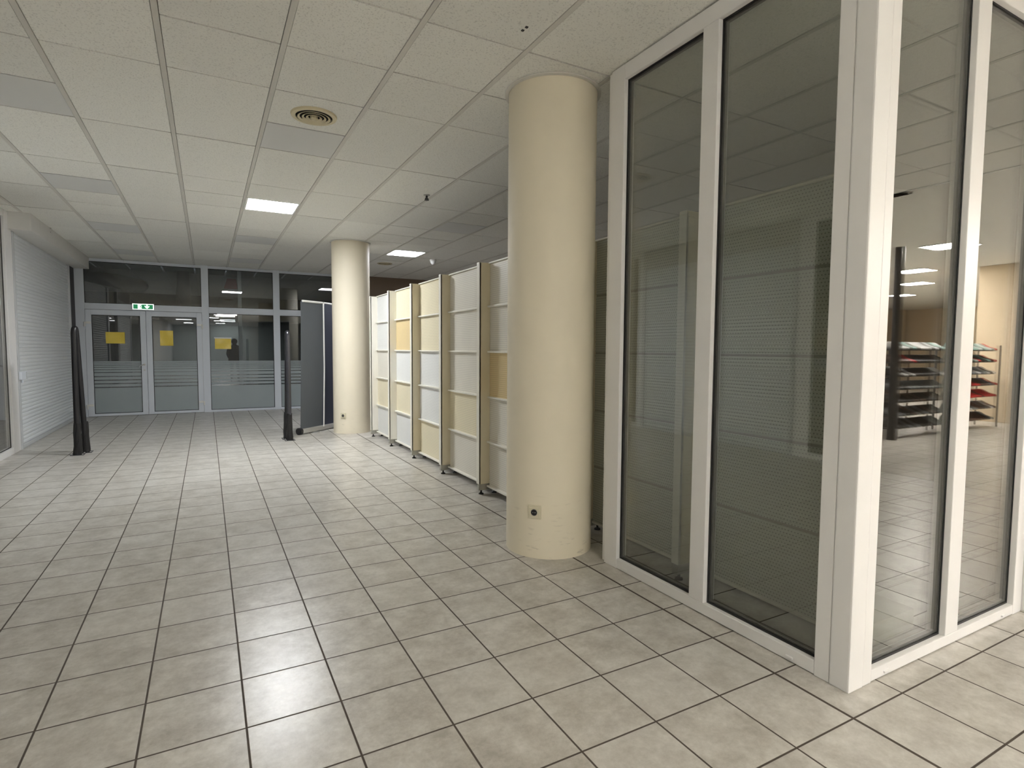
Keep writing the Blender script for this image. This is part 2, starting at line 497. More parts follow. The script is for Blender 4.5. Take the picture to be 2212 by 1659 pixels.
w2 = struct_root('window_2', (10.8, SY, 0))
obj('stile', box(bm_(), (8.70, 8.88), (SY, SY+D), (0.0, CZ-.03), .012), M['pvc'], w2)
obj('mullion', box(bm_(), (10.66, 11.0), (SY, SY+D), (.16, 8.86), .012), M['pvc'], w2)
obj('stile', box(bm_(), (12.74, 13.03), (SY, SY+D), (0.0, CZ-.03), .012), M['pvc'], w2)
for z0, z1 in ((.012, .16), (8.86, CZ-.03)): obj('rail', box(bm_(), (8.88, 12.74), (SY+.002, SY+D), (z0, z1), .012), M['pvc'], w2)
for x in (9.2, 12.4): obj('drain_cap', box(bm_(), (x-.05, x+.05), (SY-.02, SY+.01), (.05, .08), .006), M['pvc'], w2)
dbl_glass(w2, 'y', SY+.09, 8.88, 10.66, .16, 8.86)
dbl_glass(w2, 'y', SY+.09, 11.0, 12.74, .16, 8.86)
struct('trim_3', box(bm_(), (13.04, 13.5), (SY-.1, SY+.3), (0, CZ), .02), M['pvc'])
struct('wall_front', box(bm_(), (13.5, 22.4), (SY-.05, SY+.3), (0, CZ+.2)), M['wall_grey'])
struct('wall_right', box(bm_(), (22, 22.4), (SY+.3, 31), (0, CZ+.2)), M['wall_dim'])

# ------------------------------------------------------------------ glazed back wall
zA, zB = 6.29, 6.65
G = .26
for i, (x0, x1) in enumerate(((-4.90, -4.43), (1.5, 1.9), (5.66, 6.06), (9.9, 10.3))):
    struct('trim_%d' % (11+i), box(bm_(), (x0, x1), (BY, BY+G), (0, CZ), .015), M['alu'])
def tpane(n, x0, x1, z0, z1, film_=False, bottom=.14):
    """fixed pane with its rails"""
    r = struct_root('window_%d' % n, ((x0+x1)/2, BY, z0))
    f = bm_()
    box(f, (x0, x1), (BY+.01, BY+G), (z0, z0+bottom), .012)
    if z1 > 8: box(f, (x0, x1), (BY+.01, BY+G), (z1-.16, z1), .012)
    else: box(f, (x0, x1), (BY+.01, BY+G), (z1-.03, z1), .008)
    obj('window_frame', f, M['alu'], r)
    g = bm_(); box(g, (x0, x1), (BY+.12, BY+.15), (z0+bottom-.01, z1-.03))
    obj('glass_pane', g, M['glass_dark'], r)
    f = bm_(); w = .03
    top = z1-(.16 if z1 > 8 else .03)
    box(f, (x0, x1), (BY+.10, BY+.119), (z0+bottom, z0+bottom+w)); box(f, (x0, x1), (BY+.10, BY+.119), (top-w, top))
    box(f, (x0, x0+w), (BY+.10, BY+.119), (z0+bottom+w, top-w)); box(f, (x1-w, x1), (BY+.10, BY+.119), (z0+bottom+w, top-w))
    obj('gasket', f, M['gasket'], r)
    if film_: filmstrips(r, x0+.03, x1-.03, z0+bottom+.03)
    return r
GAPS = [(1.68, 1.745), (1.90, 1.96), (2.11, 2.17), (2.325, 2.38), (2.57, 2.615), (2.755, 2.79), (2.89, 2.92), (3.0, 3.025), (3.09, 3.11), (3.17, 3.19)]
def filmstrips(par, x0, x1, z0, y=BY+.105):
    f = bm_(); z = z0
    for a, b in GAPS:
        box(f, (x0, x1), (y, y+.012), (z, a)); z = b
    box(f, (x0, x1), (y, y+.012), (z, 3.26))
    return obj('frosted_film', f, M['film'], par)
tpane(4, -4.43, 1.5, zA, CZ-.02, False, zB-zA)
tpane(5, 1.9, 5.66, zA, CZ-.02, False, zB-zA)
tpane(6, 6.06, 9.9, zA, CZ-.02, False, zB-zA)
tpane(7, 1.9, 5.66, 0, zA, True)
tpane(8, 6.06, 9.9, 0, zA, True)
def door_leaf(n, x0, x1, hinge_left):
    r = struct_root('door_%d' % n, ((x0+x1)/2, BY, 0))
    st, zt_, zb_ = .29, 5.97, .17
    f = bm_()
    box(f, (x0, x0+st), (BY-.03, BY+.2), (.02, zA-.02), .015); box(f, (x1-st, x1), (BY-.03, BY+.2), (.02, zA-.02), .015)
    box(f, (x0+st, x1-st), (BY-.03, BY+.2), (.02, zb_), .012); box(f, (x0+st, x1-st), (BY-.03, BY+.2), (zt_, zA-.02), .012)
    obj('door_frame', f, M['alu'], r)
    obj('glass_pane', box(bm_(), (x0+st-.02, x1-st+.02), (BY+.08, BY+.11), (zb_-.02, zt_+.02)), M['glass_dark'], r)
    f = bm_(); w = .03; a0, a1 = x0+st, x1-st
    box(f, (a0, a1), (BY+.05, BY+.079), (zb_, zb_+w)); box(f, (a0, a1), (BY+.05, BY+.079), (zt_-w, zt_))
    box(f, (a0, a0+w), (BY+.05, BY+.079), (zb_+w, zt_-w)); box(f, (a1-w, a1), (BY+.05, BY+.079), (zb_+w, zt_-w))
    obj('gasket', f, M['gasket'], r)
    filmstrips(r, a0+w, a1-w, zb_+w, BY+.06)
    hx = x0 if hinge_left else x1
    for z in (.6, 5.42):
        f = bm_()
        s = 1 if hinge_left else -1
        tube(f, [(hx-s*.02, BY-.08, z-.13), (hx-s*.02, BY-.08, z+.13)], .05)
        hg = obj('hinge', f, M['white_plastic'], r)
        obj('hinge_plate', box(bm_(), tuple(sorted((hx+s*.03, hx+s*.27))), (BY-.09, BY-.02), (z+.02, z+.15), .012), M['white_plastic'], hg)
    if hinge_left:
        f = bm_(); hx = x1-.14
        lathe(f, (0, 0), [(.06, 0), (.06, .03), (.03, .035), (.03, .09)], 20)
        for v in f.verts: v.co = Vector((v.co.x+hx*T, (BY-.03)*T-v.co.z, v.co.y+3.05*T))
        tube(f, [(hx, BY-.12, 3.05), (hx-.05, BY-.15, 3.05), (hx-.18, BY-.15, 2.99), (hx-.24, BY-.15, 2.9)], .028)
        obj('door_handle', f, M['silver'], r, True)
        f = bm_(); lathe(f, (0, 0), [(.045, 0), (.045, .03)], 16)
        for v in f.verts: v.co = Vector((v.co.x+hx*T, (BY-.03)*T-v.co.z, v.co.y+2.72*T))
        obj('lock_cylinder', f, M['silver'], r)
door_leaf(1, -4.42, -1.47, True)
door_leaf(2, -1.455, 1.49, False)

# exit sign above the doors
t = thing('exit_sign', 'green and white lit emergency exit sign above the double doors', 'exit sign', (-1.565, BY-.1, 6.33))
b = box(bm_(), (-2.12, -1.01), (BY-.16, BY-.005), (6.33, 6.70), .02); obj('housing', b, M['white_plastic'], t)
b = bm_(); y0, y1 = BY-.170, BY-.162
box(b, (-2.10, -1.03), (y0, y1), (6.35, 6.38)); box(b, (-2.10, -1.03), (y0, y1), (6.65, 6.68))
box(b, (-2.10, -2.06), (y0, y1), (6.38, 6.65)); box(b, (-1.07, -1.03), (y0, y1), (6.38, 6.65))
obj('lit_border', b, M['signwhite'], t)
obj('green_face', box(bm_(), (-2.06, -1.07), (y0+.002, y1), (6.38, 6.65)), M['green'], t)
b = bm_(); box(b, (-1.83, -1.64), (y0-.006, y0), (6.385, 6.648)); obj('door_symbol', b, M['signwhite'], t)
b = bm_(); yy = y0-.012                                              # running figure in front of the doorway
lathe(b, (0, 0), [(.024, 0), (.024, .004)], 14)
for v in b.verts: v.co = Vector((v.co.x-1.655*T, yy*T-v.co.z, v.co.y+6.605*T))
prism(b, [(-1.70, 6.575), (-1.655, 6.572), (-1.675, 6.49), (-1.715, 6.485)], yy-.003, yy)
prism(b, [(-1.675, 6.495), (-1.70, 6.49), (-1.665, 6.445), (-1.69, 6.395), (-1.668, 6.39), (-1.637, 6.45)], yy-.003, yy)
prism(b, [(-1.715, 6.49), (-1.69, 6.487), (-1.735, 6.43), (-1.79, 6.425), (-1.79, 6.447), (-1.745, 6.45)], yy-.003, yy)
prism(b, [(-1.665, 6.57), (-1.655, 6.55), (-1.61, 6.52), (-1.59, 6.545)], yy-.003, yy)
prism(b, [(-1.70, 6.575), (-1.70, 6.55), (-1.76, 6.53), (-1.77, 6.55)], yy-.003, yy)
obj('running_figure', b, M['green'], t)
b = prism(bm_(), [(-1.405, 6.64), (-1.335, 6.64), (-1.335, 6.53), (-1.25, 6.58), (-1.25, 6.52), (-1.37, 6.40), (-1.49, 6.52), (-1.49, 6.58), (-1.405, 6.53)], y0-.006, y0)
obj('arrow', b, M['signwhite'], t)

# yellow notices stuck to the glass
def notice(x0, x1, z0, z1, y, label, seed):
    rnd = random.Random(seed); b = bm_(); nx, nz = 10, 10
    vs = {}
    for s in (0, 1):
        for i in range(nx+1):
            for k in range(nz+1):
                u, w = i/nx, k/nz
                d = .012*math.sin(u*6+seed)*math.sin(w*4+seed*2)+.006*rnd.random()
                vs[s, i, k] = b.verts.new(((x0+(x1-x0)*u)*T, (y-.02+d+s*.006)*T, (z0+(z1-z0)*w)*T))
    for s in (0, 1):
        for i in range(nx):
            for k in range(nz):
                b.faces.new((vs[s, i, k], vs[s, i+1, k], vs[s, i+1, k+1], vs[s, i, k+1]))
    for i in range(nx):
        for k in (0, nz): b.faces.new((vs[0, i, k], vs[0, i+1, k], vs[1, i+1, k], vs[1, i, k]))
    for k in range(nz):
        for i in (0, nx): b.faces.new((vs[0, i, k], vs[0, i, k+1], vs[1, i, k+1], vs[1, i, k]))
    t = thing('paper_notice', label, 'notice', ((x0+x1)/2, y, z0), 'yellow notices on the back glazing')
    obj('sheet', b, M['yellow'], t, True)
    return t
notice(-3.48, -2.55, 4.31, 4.98, BY+.05, 'wide yellow paper notice on the left door leaf', 1)
notice(-.77, -.08, 4.20, 5.12, BY+.05, 'upright yellow paper notice on the right door leaf', 2)
t = notice(2.19, 3.11, 4.02, 4.72, BY+.09, 'yellow paper notice on the fixed pane, with pale tape along its top', 3)
obj('tape', box(bm_(), (2.15, 3.14), (BY+.058, BY+.066), (4.68, 4.76)), M['white_plastic'], t)

# beyond the glass: the dim passage
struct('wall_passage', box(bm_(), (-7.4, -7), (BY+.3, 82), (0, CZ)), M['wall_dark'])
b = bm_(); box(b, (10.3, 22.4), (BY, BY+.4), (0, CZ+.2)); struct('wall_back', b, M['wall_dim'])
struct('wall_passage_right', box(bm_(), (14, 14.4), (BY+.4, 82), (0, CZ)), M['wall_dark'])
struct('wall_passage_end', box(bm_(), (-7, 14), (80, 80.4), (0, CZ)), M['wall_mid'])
b = bm_()
for k in range(-4, 8):
    for j in range(3): box(b, (Xk(k)+.05, Xk(k+1)-.05), (BY+.32+j*1.84, BY+.32+(j+1)*1.84-.03), (CZ, CZ+.1))
struct('ceiling_lobby', b, M['tile'])
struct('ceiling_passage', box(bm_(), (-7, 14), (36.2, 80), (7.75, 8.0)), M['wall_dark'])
struct('trim_5', box(bm_(), (-7, 14), (35.9, 36.2), (7.75, CZ+.2)), M['wall_mid'])
struct('trim_6', box(bm_(), (3.58, 3.80), (BY+.45, BY+.65), (0, CZ), .02), M['pvc'])
t = tag(obj('ventilation_duct', tube(bm_(), [(-6.9, 34.6, 8.75), (-5, 34.6, 8.6), (-3.2, 34.6, 8.3), (-2.0, 34.6, 8.1), (-1.7, 34.6, 8.05), (-1.56, 34.6, 8.02)], [.3, .36, .46, .44, .32, .1], n=24), M['black'], None, True),
        'dark rounded duct hanging behind the glass above the left door', 'duct')
tag(obj('vertical_duct', lathe(bm_(), (.42, 35.2), [(.40, 6.75), (.43, 6.9), (.46, 7.6), (.40, 8.4), (.38, CZ+.02)], 32), M['black'], None, True),
    'dark upright duct behind the pane above the right door leaf', 'duct')
t = thing('hanging_sign', 'dark red board hanging behind the glass above the fixed pane', 'sign', (3.33, 35.6, 8.28))
obj('board', prism(bm_(), [(2.88, 8.28), (3.78, 8.28), (3.68, 9.0), (3.1, 9.0)], 35.55, 35.65), M['red'], t)
for x in (3.2, 3.6): obj('hanger_wire', tube(bm_(), [(x, 35.6, 8.98), (x, 35.6, CZ)], .015, n=8), M['silver'], t)

# ------------------------------------------------------------------ left wall
def shutter(name, y0, y1, ztop, label, lockbox=None):
    t = thing(name, label, 'roller shutter', (WX, (y0+y1)/2, 0), 'white roller shutters')
    b = bm_(); p = .155; n = int((ztop-.16)/p); prof = []
    for i in range(n):
        z = .16+i*p
        prof += [(WX-.035, z), (WX-.002, z+p*.2), (WX+.008, z+p*.5), (WX-.002, z+p*.8), (WX-.035, z+p*.97)]
    prof.append((WX-.035, ztop))
    poly = prof+[(WX-.12, ztop), (WX-.12, .16)]
    prism(b, poly, y0+.1, y1-.1, 'y')
    obj('slat_curtain', b, M['shutter'], t)
    obj('bottom_bar', box(bm_(), (WX-.1, WX+.03), (y0+.1, y1-.1), (.005, .16), .015), M['rail'], t)
    for a in (y0, y1-.22): obj('guide_rail', box(bm_(), (WX-.1, WX+.07), (a, a+.22), (.0, ztop), .015), M['rail'], t)
    return t
shutter('roller_shutter', 19.22, 29.6, 8.58, 'closed white slatted roller shutter on the left wall, beside the double doors')
shutter('roller_shutter', 4.5, 13.3, 8.25, 'closed white roller shutter mirrored in the storefront glass')
t = thing('lock_box', 'small grey lock box on the left edge of the roller shutter', 'lock box', (WX, 19.5, 2.77))
obj('housing', box(bm_(), (WX+.0695, WX+.17), (19.2, 20.0), (2.78, 3.1), .02), M['alu'], t)
obj('cover_lip', box(bm_(), (WX+.17, WX+.19), (19.75, 19.85), (2.8, 3.08), .005), M['rail'], t)
obj('key_stub', tube(bm_(), [(WX+.12, 19.45, 2.79), (WX+.12, 19.45, 2.66)], .035), M['alu'], t)
b = bm_(); box(b, (-5.4, -4.14), (18.8, 31.0), (8.58, CZ+.1), .01); struct('wall_bulkhead', b, M['bulk'])
b = bm_()
box(b, (-5.4, WX-.12), (18.8, 31.3), (0, 8.58)); box(b, (-5.4, WX-.12), (4.3, 13.4), (0, CZ))
box(b, (-5.4, WX+.02), (4.3, 13.4), (8.26, CZ+.1))
box(b, (-5.4, WX-.02), (-79, -6), (0, CZ+.1))
struct('wall_left', b, M['wall_grey'])
struct('trim_7', box(bm_(), (WX-.12, WX+.02), (29.62, 30.98), (0, 8.58)), M['wall_dark'])
def side_window(n, y0, y1, post0, post1):
    r = struct_root('window_%d' % n, (WX, (y0+y1)/2, 0))
    f = bm_()
    box(f, (WX-.2, WX+.04), (y0, y0+post0), (0, CZ-.02), .015); box(f, (WX-.2, WX+.04), (y1-post1, y1), (0, CZ-.02), .015)
    box(f, (WX-.2, WX+.03), (y0+post0, y1-post1), (0, .24), .012); box(f, (WX-.2, WX+.03), (y0+post0, y1-post1), (8.98, CZ-.02), .012)
    obj('window_frame', f, M['pvc'], r)
    obj('glass_pane', box(bm_(), (WX-.1, WX-.07), (y0+post0-.02, y1-post1+.02), (.22, 9.0)), M['glass'], r)
    f = bm_(); box(f, (WX-.069, WX-.055), (y1-post1-.04, y1-post1), (.24, 8.98)); box(f, (WX-.069, WX-.055), (y0+post0, y1-post1-.04), (.24, .27))
    obj('gasket', f, M['gasket'], r)
side_window(9, 13.3, 19.2, .4, .84)
side_window(10, -6, 4.5, .6, .6)
b = bm_()
box(b, (-10.4, -10), (-6, 19), (0, CZ+.1)); box(b, (-10, -5.4), (13.2, 13.4), (0, CZ)); box(b, (-10, -5.4), (18.8, 19), (0, CZ)); box(b, (-10, -5.4), (-6.2, -6), (0, CZ))
box(b, (-10, -5.2), (-6, 19), (CZ, CZ+.2))
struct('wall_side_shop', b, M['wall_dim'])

# ------------------------------------------------------------------ security pedestals
def pedestal(x, y, label, front, dx, dy):
    t = thing('security_pedestal', label, 'security gate', (x, y, 0), 'anti-theft pedestals')
    zt_ = 4.62
    mx_, my_ = x+dx*.5, y+dy*.5                                       # the two legs lean together and join in a round top
    tx, ty = dx*.30, dy*.30
    def leg(xa, ya, xb, yb, xc, yc, m, nm):
        pts = [(xa+(xb-xa)*k/6, ya+(yb-ya)*k/6, .06+(zt_-.1-.06)*k/6) for k in range(7)]
        for k in range(1, 7):
            a = k/6*PI/2
            pts.append((xb+(xc-xb)*(1-math.cos(a)), yb+(yc-yb)*(1-math.cos(a)), zt_-.1+.28*math.sin(a)))
        obj(nm, tube(bm_(), pts, .098, .098, n=16), m, t, True)
    xn, yn = x+dx*.06, y+dy*.06
    leg(x, y, xn, yn, xn+tx*.5, yn+ty*.5, front, 'front_leg')
    leg(x+dx, y+dy, xn+tx, yn+ty, xn+tx*.5, yn+ty*.5, M['black'], 'rear_leg')
    rnd = random.Random(int(x*10))
    for cx, cy in ((x, y), (x+dx, y+dy)):
        b = bm_(); n = 18; rings = []
        for i, (r, z) in enumerate([(.14, .0), (.136, .1), (.13, .3), (.124, .55), (.118, .8), (.112, 1.05), (.106, 1.18)]):
            ux = (mx_-cx)*z/12; uy = (my_-cy)*z/12
            rings.append([b.verts.new(((cx+ux+(r+rnd.uniform(-.012, .02))*math.cos(2*PI*k/n))*T, (cy+uy+(r+rnd.uniform(-.012, .02))*math.sin(2*PI*k/n))*T, (z+.032)*T)) for k in range(n)])
        for p, q in zip(rings, rings[1:]):
            for k in range(n): b.faces.new((p[k], p[(k+1) % n], q[(k+1) % n], q[k]))
        b.faces.new(list(reversed(rings[0]))); b.faces.new(rings[-1])
        obj('boot', b, M['blackrag'], t)
    for cx, cy in ((x, y), (x+dx, y+dy)):
        b = bm_(); box(b, (cx-.21, cx+.21), (cy-.21, cy+.21), (0, .03), .008); pl = obj('base_plate', b, M['chrome'], t)
        for sx in (-.17, .17):
            for sy in (-.17, .17): obj('bolt', lathe(bm_(), (cx+sx, cy+sy), [(.03, .028), (.025, .055)], 8), M['silver'], pl)
pedestal(-2.68, 17.0, 'black anti-theft pedestal standing before the roller shutter', M['black'], .17, .5)
pedestal(4.88, 17.1, 'black anti-theft pedestal with shiny top, beside the grey banner', M['chrome'], -.06, .5)

# ------------------------------------------------------------------ roll-up banner seen from behind
A = Vector((5.55, 18.62)); Bp = Vector((6.66, 19.66)); Cc = Vector((7.9, 20.75))
t = thing('roll_up_banner', 'dark grey roll-up banner stand seen from behind, left of the far column', 'banner', (6.66, 19.66, 0))
d = (Cc-A).normalized(); nn = Vector((d.y, -d.x))
b = bm_()
for s in range(2):
    pass
def vslab(p, q, z0, z1, th, zt2=None):
    bm = bm_(); n = Vector(((q-p).normalized().y, -(q-p).normalized().x))*th/2
    prism(bm, [tuple(p+n), tuple(q+n), tuple(q-n), tuple(p-n)], z0, z1, 'z'); return bm
# cloth: two half-webs folded slightly at the pole
K = 16
for ua, ub, N, mt, lb in ((0.0, .468, 14, M['banner'], 'grey left web'), (.472, 1.0, 14, M['banner_navy'], 'dark navy right web')):
    b = bm_(); vs = {}
    for s_, off in ((0, .012), (1, -.012)):
        for i in range(N+1):
            u = ua+(ub-ua)*i/N
            base = A.lerp(Cc, u)
            fold = -.26*max(0, 1-abs(u-.47)/.5)
            for k in range(K+1):
                w = k/K; z = .27+w*6.03
                p = base+nn*(fold*(.35+.65*math.sin(w*PI*.5))*-.8+off+.02*math.sin(u*9+w*3)) + d*(.14*w*(1-u))
                vs[s_, i, k] = b.verts.new((p.x*T, p.y*T, z*T))
    for s_ in (0, 1):
        for i in range(N):
            for k in range(K): b.faces.new((vs[s_, i, k], vs[s_, i+1, k], vs[s_, i+1, k+1], vs[s_, i, k+1]))
    for i in range(N):
        for k in (0, K): b.faces.new((vs[0, i, k], vs[0, i+1, k], vs[1, i+1, k], vs[1, i, k]))
    for k in range(K):
        for i in (0, N): b.faces.new((vs[0, i, k], vs[0, i, k+1], vs[1, i, k+1], vs[1, i, k]))
    obj('fabric', b, mt, t, True)['label'] = lb
b = bm_()
P0 = A+d*.0; prism(b, [tuple(P0+nn*.15), tuple(Cc+nn*.15), tuple(Cc-nn*.15), tuple(P0-nn*.15)], .05, .27, 'z')
bmesh.ops.bevel(b, geom=b.edges[:], offset=.03*T, segments=2, affect='EDGES')
obj('cassette', b, M['silver'], t)
b = bm_(); tube(b, [tuple(A-d*.14)+(.16,), tuple(A+d*.01)+(.16,)], .165, n=20); obj('end_cap', b, M['black'], t, True)
pm = A.lerp(Cc, .47)+nn*.25
pb = A.lerp(Cc, .47)+nn*.17
pole = tube(bm_(), [(pb.x, pb.y, .22), (pm.x, pm.y, 3.2), (pm.x, pm.y, 6.33)], .035, n=12)
obj('pole', pole, M['white_plastic'], t, True)
for u0, u1 in ((.07, .46), (.49, 1.0)):
    pf = lambda u: A.lerp(Cc, u)+nn*(.26*.8*max(0, 1-abs(u-.47)/.5))
    b = tube(bm_(), [tuple(pf(u0))+(6.33,), tuple(pf(u1))+(6.33,)], .055, n=12)
    obj('top_rail', b, M['white_plastic'], t, True)
for q in (.25, .75):
    b = bm_()
    c = A.lerp(Cc, q); prism(b, [tuple(c+d*.1+nn*.42), tuple(c+d*.1-nn*.35), tuple(c-d*.1-nn*.35), tuple(c-d*.1+nn*.42)], 0.0, .05, 'z')
    obj('foot', b, M['silver'], t)

# ------------------------------------------------------------------ shelving walls
PZ = [.24, 1.50, 2.77, 4.04, 5.30, 6.50]
def bay(y_near, y_far, xf, xp, cols, label, group, end_far=False, lip=True):
    """gondola bay; front of uprights xf, panel plane xp"""
    t = thing('shelving_bay', label, 'shelving unit', (xp, (y_near+y_far)/2, 0), group)
    wU = .17
    ups = [y_near]+([y_far] if end_far else [])
    for y in ups:
        up = obj('upright', box(bm_(), (xf, xp+.04), (y, y+wU), (.30, 6.50), .012), M['steel_cream'] if y < 12 else M['steel_white'], t)
        b = box(bm_(), (xf-.004, xf+.055), (y, y+wU), (.30, 6.505), .01)
        obj('edge_strip', b, M['steel_white'], up)
        b = bm_(); prism(b, [(xf, .12), (xf+.02, .30), (xp+.3, .30), (xp+.3, .18), (xf+.12, .12)], y+.02, y+wU-.02, 'y')
        ft = obj('base_foot', b, M['steel_grey'], t)
        obj('levelling_foot', lathe(bm_(), (xf+.11, y+wU/2), [(.075, 0), (.07, .03), (.025, .05), (.025, .13)], 14), M['black'], ft, True)
        obj('levelling_foot', lathe(bm_(), (xp+.2, y+wU/2), [(.075, 0), (.07, .03), (.025, .05), (.025, .19)], 14), M['black'], ft, True)
    for i in range(5):
        z0, z1 = PZ[i], PZ[i+1]
        obj('back_panel', box(bm_(), (xp, xp+.05), (y_near+wU+.005, y_far-.005), (z0+.02, z1-.025), .006), M[cols[4-i]], t)
        if lip or i == 0:
            b = bm_(); box(b, (xp-(.085 if lip else .03), xp+.05), (y_near+wU+.004, y_far-.006), (z0-.03, z0+.02), .01)
            obj('panel_rail', b, M['steel_white'], t)
        else:
            obj('panel_joint', box(bm_(), (xp+.012, xp+.05), (y_near+wU+.004, y_far-.006), (z0-.025, z0+.02)), M['steel_grey'], t)
    obj('rear_shade_base', box(bm_(), (xp+.30, xp+1.45), (y_near+.02, y_far-.02), (.05, .36), .012), M['steel_grey'], t)  # added base box that shades the floor behind the panels
    b = bm_(); box(b, (xp-.05, xp+.13), (y_near+wU+.004, y_far-.006), (6.477, 6.515), .008)
    obj('top_rail', b, M['steel_white'], t)
    return t
XF, XP = 8.375, 8.70
GRP = 'shelving bays along the aisle'
ys = [1.72, 4.70, 7.63, 10.60, 13.55, 16.50]
bay(ys[4], ys[5], XF, XP, ['p_white', 'p_white', 'p_warm', 'p_cream', 'p_white'], 'empty shelving bay farthest back, right beside the far column', GRP, True)
bay(ys[3], ys[4], XF, XP, ['p_cream', 'p_tan', 'p_white', 'p_cream', 'p_white'], 'empty shelving bay with a tan panel second from the top', GRP)
bay(ys[2], ys[3], XF, XP, ['p_cream', 'p_cream', 'p_white', 'p_white', 'p_cream'], 'middle empty shelving bay with cream top and bottom panels', GRP)
bay(ys[1], ys[2], XF, XP, ['p_warm', 'p_white', 'p_warm', 'p_tan2', 'p_white'] if False else ['p_warm', 'p_warm', 'p_warm', 'p_cream', 'p_warm'], 'empty shelving bay with the fourth panel down creamier than the rest', GRP)
bay(ys[0], ys[1], XF, XP, ['p_warm', 'p_warm', 'p_tan', 'p_warm', 'p_warm'], 'empty shelving bay with a tan middle panel, cut off by the near column', GRP)
GRP2 = 'shelving bays behind the storefront glass'
XF2, XP2 = 8.98, 9.30
bay(-5.28, -2.33, XF2, XP2, ['p_inner']*5, 'ivory pegboard shelving bay behind the right-hand storefront pane', GRP2, False, False)
bay(-2.33, .62, XF2, XP2, ['p_inner']*5, 'ivory pegboard shelving bay behind the left-hand storefront pane', GRP2, True, False)

# ------------------------------------------------------------------ the hall behind the camera (seen only as reflections)
for i, (x, y) in enumerate([(33.2, -15.7), (41.1, -21.1), (48.4, -24.6), (24.0, -24.0), (57, -30), (33, -30)]):
    lamp(x-.92, x+.92, y-.92, y+.92, 'square ceiling light of the side hall, mirrored in the right storefront pane', 'diff_warm', CZ-.05, 'side hall ceiling lights')
for i, (x, y) in enumerate([(3.7, -28), (2.8, -38), (4.4, -62), (-1.5, -64), (3.9, -50), (12, -28), (12, -40)]):
    lamp(x-.92, x+.92, y-.92, y+.92, 'square ceiling light of the hall, mirrored in the glazed doors', 'diff_dim', CZ-.05, 'rear hall ceiling lights')
def fill_bar(x, y, z, label):  # added fill lights that brighten the near aisle and its ceiling
    t = thing('fill_light', label, 'fill light', (x, y, z), 'suspended bar lights of the hall')
    obj('tube_cover', box(bm_(), (x-1.25, x+1.25), (y-.28, y+.28), (z, z+.2), .05), M['bar'], t)
    for s_ in (-1, 1): obj('end_cap', box(bm_(), (x+s_*1.26-.03, x+s_*1.26+.03), (y-.29, y+.29), (z-.01, z+.21), .01), M['lampframe'], t)
    for s_ in (-1, 1): obj('wire', tube(bm_(), [(x+s_*.9, y, z+.2), (x+s_*.9, y, CZ)], .012, n=6), M['silver'], t)
for x, y in [(4.3, -15.5), (4.2, -19.5), (10.5, -21.0)]:
    fill_bar(x, y, 8.55, 'suspended bar light of the hall, mirrored in the fixed back pane')
struct('wall_hall_end', box(bm_(), (-5.4, 78), (-80, -79.6), (0, CZ)), M['wall_grey'])
struct('wall_hall_right', box(bm_(), (77.6, 78), (-79.6, SY), (0, CZ)), M['wall_beige'])
struct('wall_hall_north', box(bm_(), (22.4, 77.6), (SY-.05, SY+.3), (0, CZ)), M['wall_grey'])
struct('wall_hall_back', box(bm_(), (40, 77), (-40, -39.6), (0, CZ)), M['wall_beige'])
b = bm_(); box(b, (42.5, 47), (-18.3, -13.5), (0, CZ-.01), .03)
struct('wall_pier', b, M['wall_beige'])
tag(obj('dark_post', lathe(bm_(), (29.8, -16.2), [(.22, 0), (.2, .1), (.2, 8.9)], 24), M['black'], None, True), 'slim dark post mirrored in the storefront beside the shoe racks', 'post')

def shoe_mesh(mt):
    b = bm_(); rings = []
    st = [(-.42, .20, .17), (-.36, .36, .22), (-.2, .38, .24), (-.05, .30, .24), (.12, .20, .25), (.28, .15, .27), (.40, .12, .22), (.46, .08, .1)]
    for x, h, w in st:
        rings.append([b.verts.new((x*T*1.0, w*.5*math.cos(a)*T*(1 if math.sin(a) < .2 else .75), max(0, (h/2+h/2*math.sin(a)))*T)) for a in [2*PI*i/12 for i in range(12)]])
    for p, q in zip(rings, rings[1:]):
        for i in range(12): b.faces.new((p[i], p[(i+1) % 12], q[(i+1) % 12], q[i]))
    b.faces.new(list(reversed(rings[0]))); b.faces.new(rings[-1])
    bmesh.ops.recalc_face_normals(b, faces=b.faces[:])
    me = bpy.data.meshes.new('shoe'); b.to_mesh(me); b.free(); me.materials.append(mt); me.shade_smooth()
    return me
SHC = [mat('shoe_black', (24, 24, 28), .5), mat('shoe_white', (232, 232, 230), .5), mat('shoe_grey', (110, 116, 118), .5), mat('shoe_red', (196, 40, 40), .5), mat('shoe_brown', (92, 66, 52), .5), mat('shoe_mint', (150, 190, 180), .5)]
SHM = [shoe_mesh(m) for m in SHC]
LV = [.45, 1.05, 1.70, 2.32, 2.95, 3.60, 4.22]
rs = random.Random(3)
def rack(x0, x1, y, label, pal):
    t = thing('shoe_rack', label, 'shoe rack', ((x0+x1)/2, y, 0), 'shoe racks in the side hall')
    for x in (x0, x1):
        for yy in (y-.5, y+.5):
            obj('post', box(bm_(), (x-.04, x+.04), (yy-.04, yy+.04), (0, 4.5), .008), M['chrome'], t)
    for z in LV:
        b = bm_()
        box(b, (x0, x1), (y-.36, y+.30), (z-.04, z), .01); obj('shelf', b, M['black'], t)
    for li, z in enumerate(LV):
        x = x0+.3
        while x < x1-.25:
            me = SHM[rs.choice(pal[li])]
            o = bpy.data.objects.new('shoe', me); C.objects.link(o)
            o.location = Vector((x, y+.10, z+.004))*T; o.rotation_euler = (0, 0, PI/2+rs.uniform(-.08, .08))
            tag(o, 'shoe on a rack, mirrored in the storefront glass', 'shoe', 'shoes on the racks')
            x += rs.uniform(.315, .36)
D_ = [0, 0, 0, 2, 4]
